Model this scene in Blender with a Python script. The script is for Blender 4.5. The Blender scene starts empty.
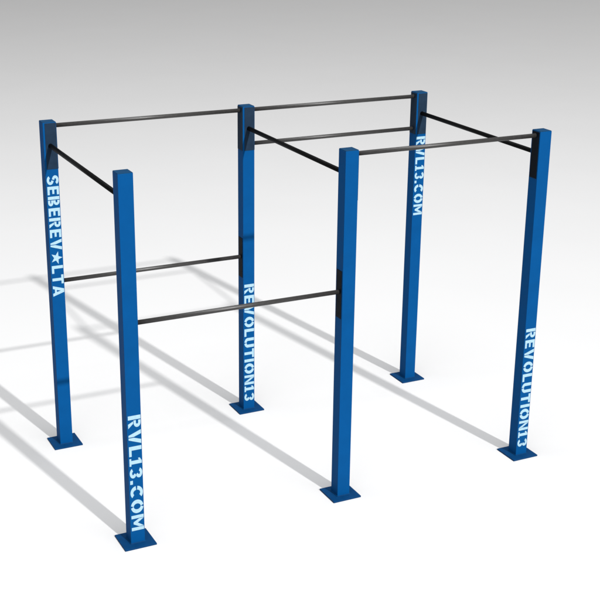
import bpy, bmesh, math
from mathutils import Vector
from mathutils.geometry import tessellate_polygon

S = bpy.context.scene
C = bpy.data.collections.new("rig"); S.collection.children.link(C)

# ------------------------------------------------------------------ sizes (metres)
H = 2.70           # post height
W = 0.1043         # post section
PL = 0.2353        # base plate
BAY = 1.655        # spacing along the row
DEPTH = 1.764      # spacing between the rows
hw = W/2
BR = 0.0165        # bar radius
TOPZ, LOWZ, SIDEZ, FRONTZ, CROSSZ = 2.662, 2.380, 1.412, 1.652, 2.518

# ------------------------------------------------------------------ materials
def mat(name, col, rough=0.45, spec=0.5, metal=0.0, noise=0.06, scale=30, bump=0.0, bscale=400, coat=0.0):
    m = bpy.data.materials.new(name); m.use_nodes = True
    nt = m.node_tree; b = nt.nodes['Principled BSDF']
    b.inputs['Roughness'].default_value = rough
    b.inputs['Specular IOR Level'].default_value = spec
    b.inputs['Metallic'].default_value = metal
    b.inputs['Coat Weight'].default_value = coat
    tc = nt.nodes.new('ShaderNodeTexCoord')
    n = nt.nodes.new('ShaderNodeTexNoise'); n.inputs['Scale'].default_value = scale; n.inputs['Detail'].default_value = 5
    nt.links.new(tc.outputs['Object'], n.inputs['Vector'])
    r = nt.nodes.new('ShaderNodeMapRange')
    r.inputs['From Min'].default_value = .3; r.inputs['From Max'].default_value = .7
    r.inputs['To Min'].default_value = 1-noise; r.inputs['To Max'].default_value = 1+noise
    nt.links.new(n.outputs['Fac'], r.inputs['Value'])
    v = nt.nodes.new('ShaderNodeVectorMath'); v.operation = 'SCALE'; v.inputs[0].default_value = col[:3]
    nt.links.new(r.outputs['Result'], v.inputs['Scale'])
    nt.links.new(v.outputs['Vector'], b.inputs['Base Color'])
    r2 = nt.nodes.new('ShaderNodeMapRange')
    r2.inputs['From Min'].default_value = .3; r2.inputs['From Max'].default_value = .7
    r2.inputs['To Min'].default_value = rough*.92; r2.inputs['To Max'].default_value = rough*1.08
    nt.links.new(n.outputs['Fac'], r2.inputs['Value']); nt.links.new(r2.outputs['Result'], b.inputs['Roughness'])
    if bump:
        n2 = nt.nodes.new('ShaderNodeTexNoise'); n2.inputs['Scale'].default_value = bscale
        nt.links.new(tc.outputs['Object'], n2.inputs['Vector'])
        bp = nt.nodes.new('ShaderNodeBump'); bp.inputs['Strength'].default_value = bump; bp.inputs['Distance'].default_value = .001
        nt.links.new(n2.outputs['Fac'], bp.inputs['Height']); nt.links.new(bp.outputs['Normal'], b.inputs['Normal'])
    return m

M_BLUE = mat('blue_powder_coat', (0.0008, 0.052, 0.175), rough=.6, spec=.03, noise=.05, scale=9, bump=.10)
M_CAP = mat('dark_blue_cap', (0.001, 0.030, 0.080), rough=.55, spec=.08, noise=.05, scale=20)
M_FOOT = mat('base_plate_paint', (0.001, 0.030, 0.098), rough=.6, spec=.06, noise=.10, scale=25, bump=.1)
M_BAR = mat('dark_steel_bar', (0.022, 0.021, 0.0205), rough=.42, spec=.45, noise=.10, scale=40)
M_CROSS = mat('black_steel_tube', (0.0025, 0.0025, 0.0025), rough=.5, spec=.05, noise=.10, scale=40)
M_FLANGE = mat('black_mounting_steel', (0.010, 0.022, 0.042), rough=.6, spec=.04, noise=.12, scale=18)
M_FLANGE_SHADE = mat('mounting_steel_shaded', (0.003, 0.005, 0.009), rough=.6, spec=.05, noise=.1, scale=18)  # mounting steel again, base colour darkened to carry the shade of side faces
M_TEXT = mat('pale_stencil_paint', (0.265, 0.405, 0.48), rough=.6, spec=.2, noise=.06, scale=60)
M_FLOOR = mat('white_floor', (0.50, 0.50, 0.502), rough=.9, spec=.05, noise=.004, scale=.7)

# ------------------------------------------------------------------ mesh helpers
def link(name, bm, m, parent=None, smooth=False):
    bmesh.ops.recalc_face_normals(bm, faces=bm.faces)
    me = bpy.data.meshes.new(name); bm.to_mesh(me); bm.free()
    o = bpy.data.objects.new(name, me); C.objects.link(o)
    me.materials.append(m); o.parent = parent
    if smooth:
        for p in me.polygons: p.use_smooth = len(p.vertices) == 4
    return o

def box(bm, x0, x1, y0, y1, z0, z1, bevel=0.0, seg=2):
    r = bmesh.ops.create_cube(bm, size=1)
    bmesh.ops.scale(bm, vec=(x1-x0, y1-y0, z1-z0), verts=r['verts'])
    bmesh.ops.translate(bm, vec=((x0+x1)/2, (y0+y1)/2, (z0+z1)/2), verts=r['verts'])
    if bevel:
        es = list({e for v in r['verts'] for e in v.link_edges})
        bmesh.ops.bevel(bm, geom=es, offset=bevel, segments=seg, affect='EDGES', profile=.6)

def tube(bm, a, b, r, n=28):
    a, b = Vector(a), Vector(b); d = (b-a).normalized()
    up = Vector((0, 0, 1)); s = d.cross(up).normalized(); u = s.cross(d)
    L = []
    for p in (a, b):
        L.append([bm.verts.new(p + (s*math.cos(2*math.pi*i/n) + u*math.sin(2*math.pi*i/n))*r) for i in range(n)])
    for i in range(n):
        j = (i+1) % n; bm.faces.new((L[0][i], L[0][j], L[1][j], L[1][i]))
    bm.faces.new(L[0][::-1]); bm.faces.new(L[1])

# ------------------------------------------------------------------ stencil lettering
def band(pts, t, closed=False):
    """thick polyline -> outline polygon"""
    P = [Vector(p) for p in pts]; l, r = [], []
    for i, p in enumerate(P):
        a = P[max(i-1, 0)]; b = P[min(i+1, len(P)-1)]
        d = (b-a).normalized(); nn = Vector((-d.y, d.x))
        l.append(p+nn*t/2); r.append(p-nn*t/2)
    return [tuple(v) for v in l + r[::-1]]

def arc(cx, cy, rx, ry, a0, a1, n=9):
    return [(cx+rx*math.cos(math.radians(a0+(a1-a0)*i/n)), cy+ry*math.sin(math.radians(a0+(a1-a0)*i/n))) for i in range(n+1)]

T = .225
def rect(x0, x1, y0, y1): return [(x0, y0), (x1, y0), (x1, y1), (x0, y1)]
def mir(poly, cx): return [(2*cx-x, y) for x, y in poly][::-1]
halfO = band(arc(.40, .5, .29, .395, 97, 263, 14), T)
halfA = [(0, 0), (.22, 0), (.265, .17), (.40, .17), (.40, .34), (.315, .34), (.40, .70), (.40, 1), (.27, 1)]
stem = rect(0, T, 0, 1)
def bowl(y0, y1, x1):
    c = (y0+y1)/2; ry = (y1-y0)/2 - T*.42
    return band([(T+.055, y1-T*.42)] + arc(x1-T/2-.16, c, .16, ry, 90, -90, 8) + [(T+.055, y0+T*.42)], T*.84)
STAR = [((.46+.50*(1 if i % 2 == 0 else .40)*math.sin(i*math.pi/5)), (.47+.53*(1 if i % 2 == 0 else .40)*math.cos(i*math.pi/5))) for i in range(10)]
G = {
 'R': (.72, [stem, bowl(.44, 1, .70), [(T+.10, .40), (.46, .40), (.72, 0), (.47, 0)]]),
 'E': (.60, [[(0, 0), (.60, 0), (.60, .19), (T, .19), (T, .41), (.54, .41), (.54, .59), (T, .59), (T, .81), (.60, .81), (.60, 1), (0, 1)]]),
 'B': (.72, [stem, bowl(.47, 1, .66), bowl(0, .46, .71)]),
 'S': (.66, [band(arc(.33, .725, .235, .185, 20, 262, 12), T*.9)+[], band(arc(.33, .285, .235, .195, 82, -160, 12), T*.9)]),
 'V': (.80, [[(0, 1), (.23, 1), (.375, .42), (.375, 0), (.27, 0)], mir([(0, 1), (.23, 1), (.375, .42), (.375, 0), (.27, 0)], .40)]),
 'O': (.80, [halfO, mir(halfO, .40)]),
 'L': (.58, [[(0, 0), (.58, 0), (.58, .20), (T, .20), (T, 1), (0, 1)]]),
 'U': (.74, [band([(T/2, 1), (T/2, .42)] + arc(.37, .36, .265, .255, 180, 264, 7), T), mir(band([(T/2, 1), (T/2, .42)] + arc(.37, .36, .265, .255, 180, 264, 7), T), .37)]),
 'T': (.68, [[(.235, 0), (.445, 0), (.445, .80), (.68, .80), (.68, 1), (0, 1), (0, .80), (.235, .80)]]),
 'I': (.22, [rect(0, .22, 0, 1)]),
 'N': (.74, [rect(0, .19, 0, 1), rect(.55, .74, 0, 1), [(.215, 1), (.215, .66), (.525, 0), (.525, .36)]]),
 'M': (.92, [rect(0, .19, 0, 1), rect(.73, .92, 0, 1), [(.22, 1), (.22, .62), (.40, .16), (.52, .16), (.70, .62), (.70, 1), (.46, .50)]]),
 'A': (.80, [halfA, mir(halfA, .40)]),
 '1': (.44, [[(0, 0), (.44, 0), (.44, .15), (.33, .15), (.33, 1), (.18, 1), (0, .84), (0, .70), (.12, .76), (.12, .15), (0, .15)]]),
 '3': (.60, [band(arc(.30, .735, .20, .18, 165, -75, 12), T*.85), band(arc(.30, .265, .20, .18, 75, -165, 12), T*.85)]),
 'C': (.70, [band(arc(.40, .5, .29, .395, 48, 172, 11), T), band(arc(.40, .5, .29, .395, 188, 312, 11), T)]),
 '.': (.22, [rect(0, .22, .0, .22)]),
 '*': (.92, [STAR]),
}

def lettering(text, z_top, z_bot, parent, name='lettering', label=None):
    gap = .13
    tot = sum(G[c][0] for c in text) + gap*(len(text)-1)
    k = (z_top-z_bot)/tot; cap = .090; x0 = -cap/2 + .002
    bm = bmesh.new(); u = 0
    ya, yb = -hw-.0012, -hw+.001
    for c in text:
        w, polys = G[c]
        for poly in polys:
            q = [(x0+v*cap, z_top-(u+a)*k) for a, v in poly]
            f = [bm.verts.new((x, ya, z)) for x, z in q]; g = [bm.verts.new((x, yb, z)) for x, z in q]
            n = len(q)
            for i in range(n):
                j = (i+1) % n; bm.faces.new((f[i], g[i], g[j], f[j]))
            for tri in tessellate_polygon([[Vector((x, z, 0)) for x, z in q]]):
                bm.faces.new([f[i] for i in tri])
        u += w + gap
    o = link(name, bm, M_TEXT, parent)
    if label: o['label'] = label
    return o

# ------------------------------------------------------------------ the rig
rig = bpy.data.objects.new('pull_up_rig', None); C.objects.link(rig)
rig.location = (0, 0, 0)
rig['label'] = 'blue six-post pull-up rig with black bars and pale stencilled lettering on white floor'
rig['category'] = 'pull-up rig'

def make_post():
    bm = bmesh.new(); box(bm, -hw, hw, -hw, hw, .010, H-.004, bevel=.0025, seg=2)
    o = link('post', bm, M_BLUE, rig)
    bm = bmesh.new(); box(bm, -hw+.0015, hw-.0015, -hw+.0015, hw-.0015, H-.0055, H, bevel=.001, seg=1)
    link('end_cap', bm, M_CAP, o)
    bm = bmesh.new(); box(bm, -PL/2, PL/2, -PL/2, PL/2, 0.0, .012, bevel=.0015, seg=2)
    link('base_plate', bm, M_FOOT, o)
    # weld bead round the foot
    bm = bmesh.new()
    e = hw+.0015; r = .005; z = .0125
    for a, b in (((-e, -e), (e, -e)), ((e, -e), (e, e)), ((e, e), (-e, e)), ((-e, e), (-e, -e))):
        tube(bm, (a[0], a[1], z), (b[0], b[1], z), r, 8)
    link('weld_bead', bm, M_FOOT, o)
    return o

proto = make_post()
def copy_post():
    c = proto.copy(); C.objects.link(c); c.parent = rig
    for ch in proto.children:
        d = ch.copy(); C.objects.link(d); d.parent = c
    return c

spots = [('FL', 0, 0), ('FM', BAY, 0), ('FR', 2*BAY, 0), ('BL', 0, DEPTH), ('BM', BAY, DEPTH), ('BR', 2*BAY, DEPTH)]
posts = {}
for i, (k, x, y) in enumerate(spots):
    p = proto if i == 0 else copy_post()
    p.location = (x, y, 0); posts[k] = p
    p['group'] = 'posts of the rig'
posts['FL']['label'] = 'front left blue post with web-address lettering low on its face'
posts['FM']['label'] = 'front middle blue post without any lettering'
posts['FR']['label'] = 'front right blue post with long lettering near its foot'
posts['BL']['label'] = 'back left blue post with lettering and a star on its upper half'
posts['BM']['label'] = 'back middle blue post with long lettering near its foot'
posts['BR']['label'] = 'back right blue post with short lettering near its top'

lettering('SEBEREV*LTA', 2.285, 1.305, posts['BL'])
lettering('RVL13.COM', 1.000, .112, posts['FL'])
lettering('REVOLUTION13', 1.172, .090, posts['BM'])
lettering('RVL13.COM', 2.312, 1.600, posts['BR'])
lettering('REVOLUTION13', 1.115, .085, posts['FR'])

FT = .003
def flange(k, side, z0, z1, FW=.0495, m=M_FLANGE):
    bm = bmesh.new()
    if side == 'front': box(bm, -FW+.012, FW, -hw-FT, -hw+.001, z0, z1, bevel=.0012, seg=1)
    if side == 'back':  box(bm, -FW, FW, hw-.001, hw+FT, z0, z1, bevel=.0012, seg=1)
    if side == 'left':  box(bm, -hw-FT, -hw+.001, -FW, FW, z0, z1, bevel=.0012, seg=1)
    if side == 'right': box(bm, hw-.001, hw+FT, -FW, FW, z0, z1, bevel=.0012, seg=1)
    link('mounting_plate', bm, m, posts[k])

T0, T1 = 2.335, 2.6925
for k in ('BL', 'BM', 'BR'): flange(k, 'front', T0, T1)
for k in ('FL', 'FM', 'FR'): flange(k, 'back', T0, T1)
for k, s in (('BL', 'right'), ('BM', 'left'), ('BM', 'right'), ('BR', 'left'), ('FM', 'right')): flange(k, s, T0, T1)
flange('FR', 'left', T0, T1, .042, M_FLANGE_SHADE)
for k, s in (('BL', 'right'), ('BM', 'left')): flange(k, s, SIDEZ-.18, SIDEZ+.17, .038, M_FLANGE_SHADE)
for k, s in (('FL', 'right'), ('FM', 'left')): flange(k, s, FRONTZ-.20, FRONTZ+.165, .038, M_FLANGE_SHADE)

def bar(a, b, m, name, label, r=BR):
    bm = bmesh.new(); tube(bm, a, b, r)
    o = link(name, bm, m, rig, smooth=True)
    o['label'] = label
    return o
e = hw+FT-.001
X = (0, BAY, 2*BAY)
bar((X[0]+e, DEPTH, TOPZ), (X[1]-e, DEPTH, TOPZ), M_BAR, 'pull_up_bar', 'grey steel bar across the top of the left back bay')
bar((X[1]+e, DEPTH, TOPZ), (X[2]-e, DEPTH, TOPZ), M_BAR, 'pull_up_bar', 'grey steel bar across the top of the right back bay')
bar((X[1]+e, DEPTH, LOWZ), (X[2]-e, DEPTH, LOWZ), M_BAR, 'pull_up_bar', 'grey steel bar a little below the top of the right back bay')
bar((X[1]+e, 0, TOPZ), (X[2]-e, 0, TOPZ), M_BAR, 'pull_up_bar', 'grey steel bar across the top of the right front bay')
bar((X[0]+e, DEPTH, SIDEZ), (X[1]-e, DEPTH, SIDEZ), M_BAR, 'pull_up_bar', 'grey steel bar halfway up the left back bay')
bar((X[0]+e, 0, FRONTZ), (X[1]-e, 0, FRONTZ), M_BAR, 'pull_up_bar', 'grey steel bar halfway up the left front bay')
for x, l in zip(X, ('left', 'middle', 'right')):
    bar((x, e, CROSSZ), (x, DEPTH-e, CROSSZ), M_CROSS, 'cross_bar', 'black cross bar joining the front and back %s posts' % l, r=.0175)

# ------------------------------------------------------------------ floor
bm = bmesh.new()
R_ = 450
vs = [bm.verts.new((x, y, 0)) for x, y in ((-R_, -R_), (R_, -R_), (R_, R_), (-R_, R_))]
bm.faces.new(vs)
fl = link('floor', bm, M_FLOOR); fl['kind'] = 'structure'

# ------------------------------------------------------------------ lamps
az = math.radians(99.8); el = math.radians(31.8)
Ld = Vector((math.cos(az)*math.cos(el), math.sin(az)*math.cos(el), -math.sin(el)))
tgt = Vector((BAY, DEPTH/2, 1.8))
KEY, FILL, WORLD = 1.52, 5.9, 0.335
KD = 165
l = bpy.data.lights.new('key_lamp', 'SPOT'); l.energy = KEY*4*math.pi**2*KD**2; l.spot_size = math.radians(60); l.spot_blend = .6
l.shadow_soft_size = 1.9; l.color = (1, .99, .975)
o = bpy.data.objects.new('key_lamp', l); C.objects.link(o); o.location = tgt - Ld*KD
o.rotation_euler = Ld.to_track_quat('-Z', 'Y').to_euler()
l = bpy.data.lights.new('added_fill', 'AREA'); l.shape = 'SQUARE'; l.size = 14; FH = 22  # unseen overhead fill, added to lift the shadows and fade the floor with distance
l.energy = FILL*math.pi*FH*FH*.62; l.color = (.98, .99, 1)
o = bpy.data.objects.new('added_fill', l); C.objects.link(o); o.location = (0, -2.5, FH)

w = bpy.data.worlds.new('World'); S.world = w; w.use_nodes = True
bg = w.node_tree.nodes['Background']; bg.inputs['Color'].default_value = (1, 1, 1.01, 1); bg.inputs['Strength'].default_value = WORLD

# ------------------------------------------------------------------ camera
cd = bpy.data.cameras.new('camera'); cam = bpy.data.objects.new('camera', cd); C.objects.link(cam)
cd.sensor_width = 36; cd.lens = 1257.95451*36/600; cd.clip_start = .1; cd.clip_end = 2000
cam.location = (-2.50715187, -7.57543326, 4.62868599)
cam.rotation_euler = (1.23106308, -.0122194227, -.460050838)
S.camera = cam

S.render.engine = 'CYCLES'
S.render.resolution_x = S.render.resolution_y = 1024
vs_ = S.view_settings
vs_.view_transform = 'Standard'; vs_.look = 'None'; vs_.exposure = 0; vs_.gamma = 1
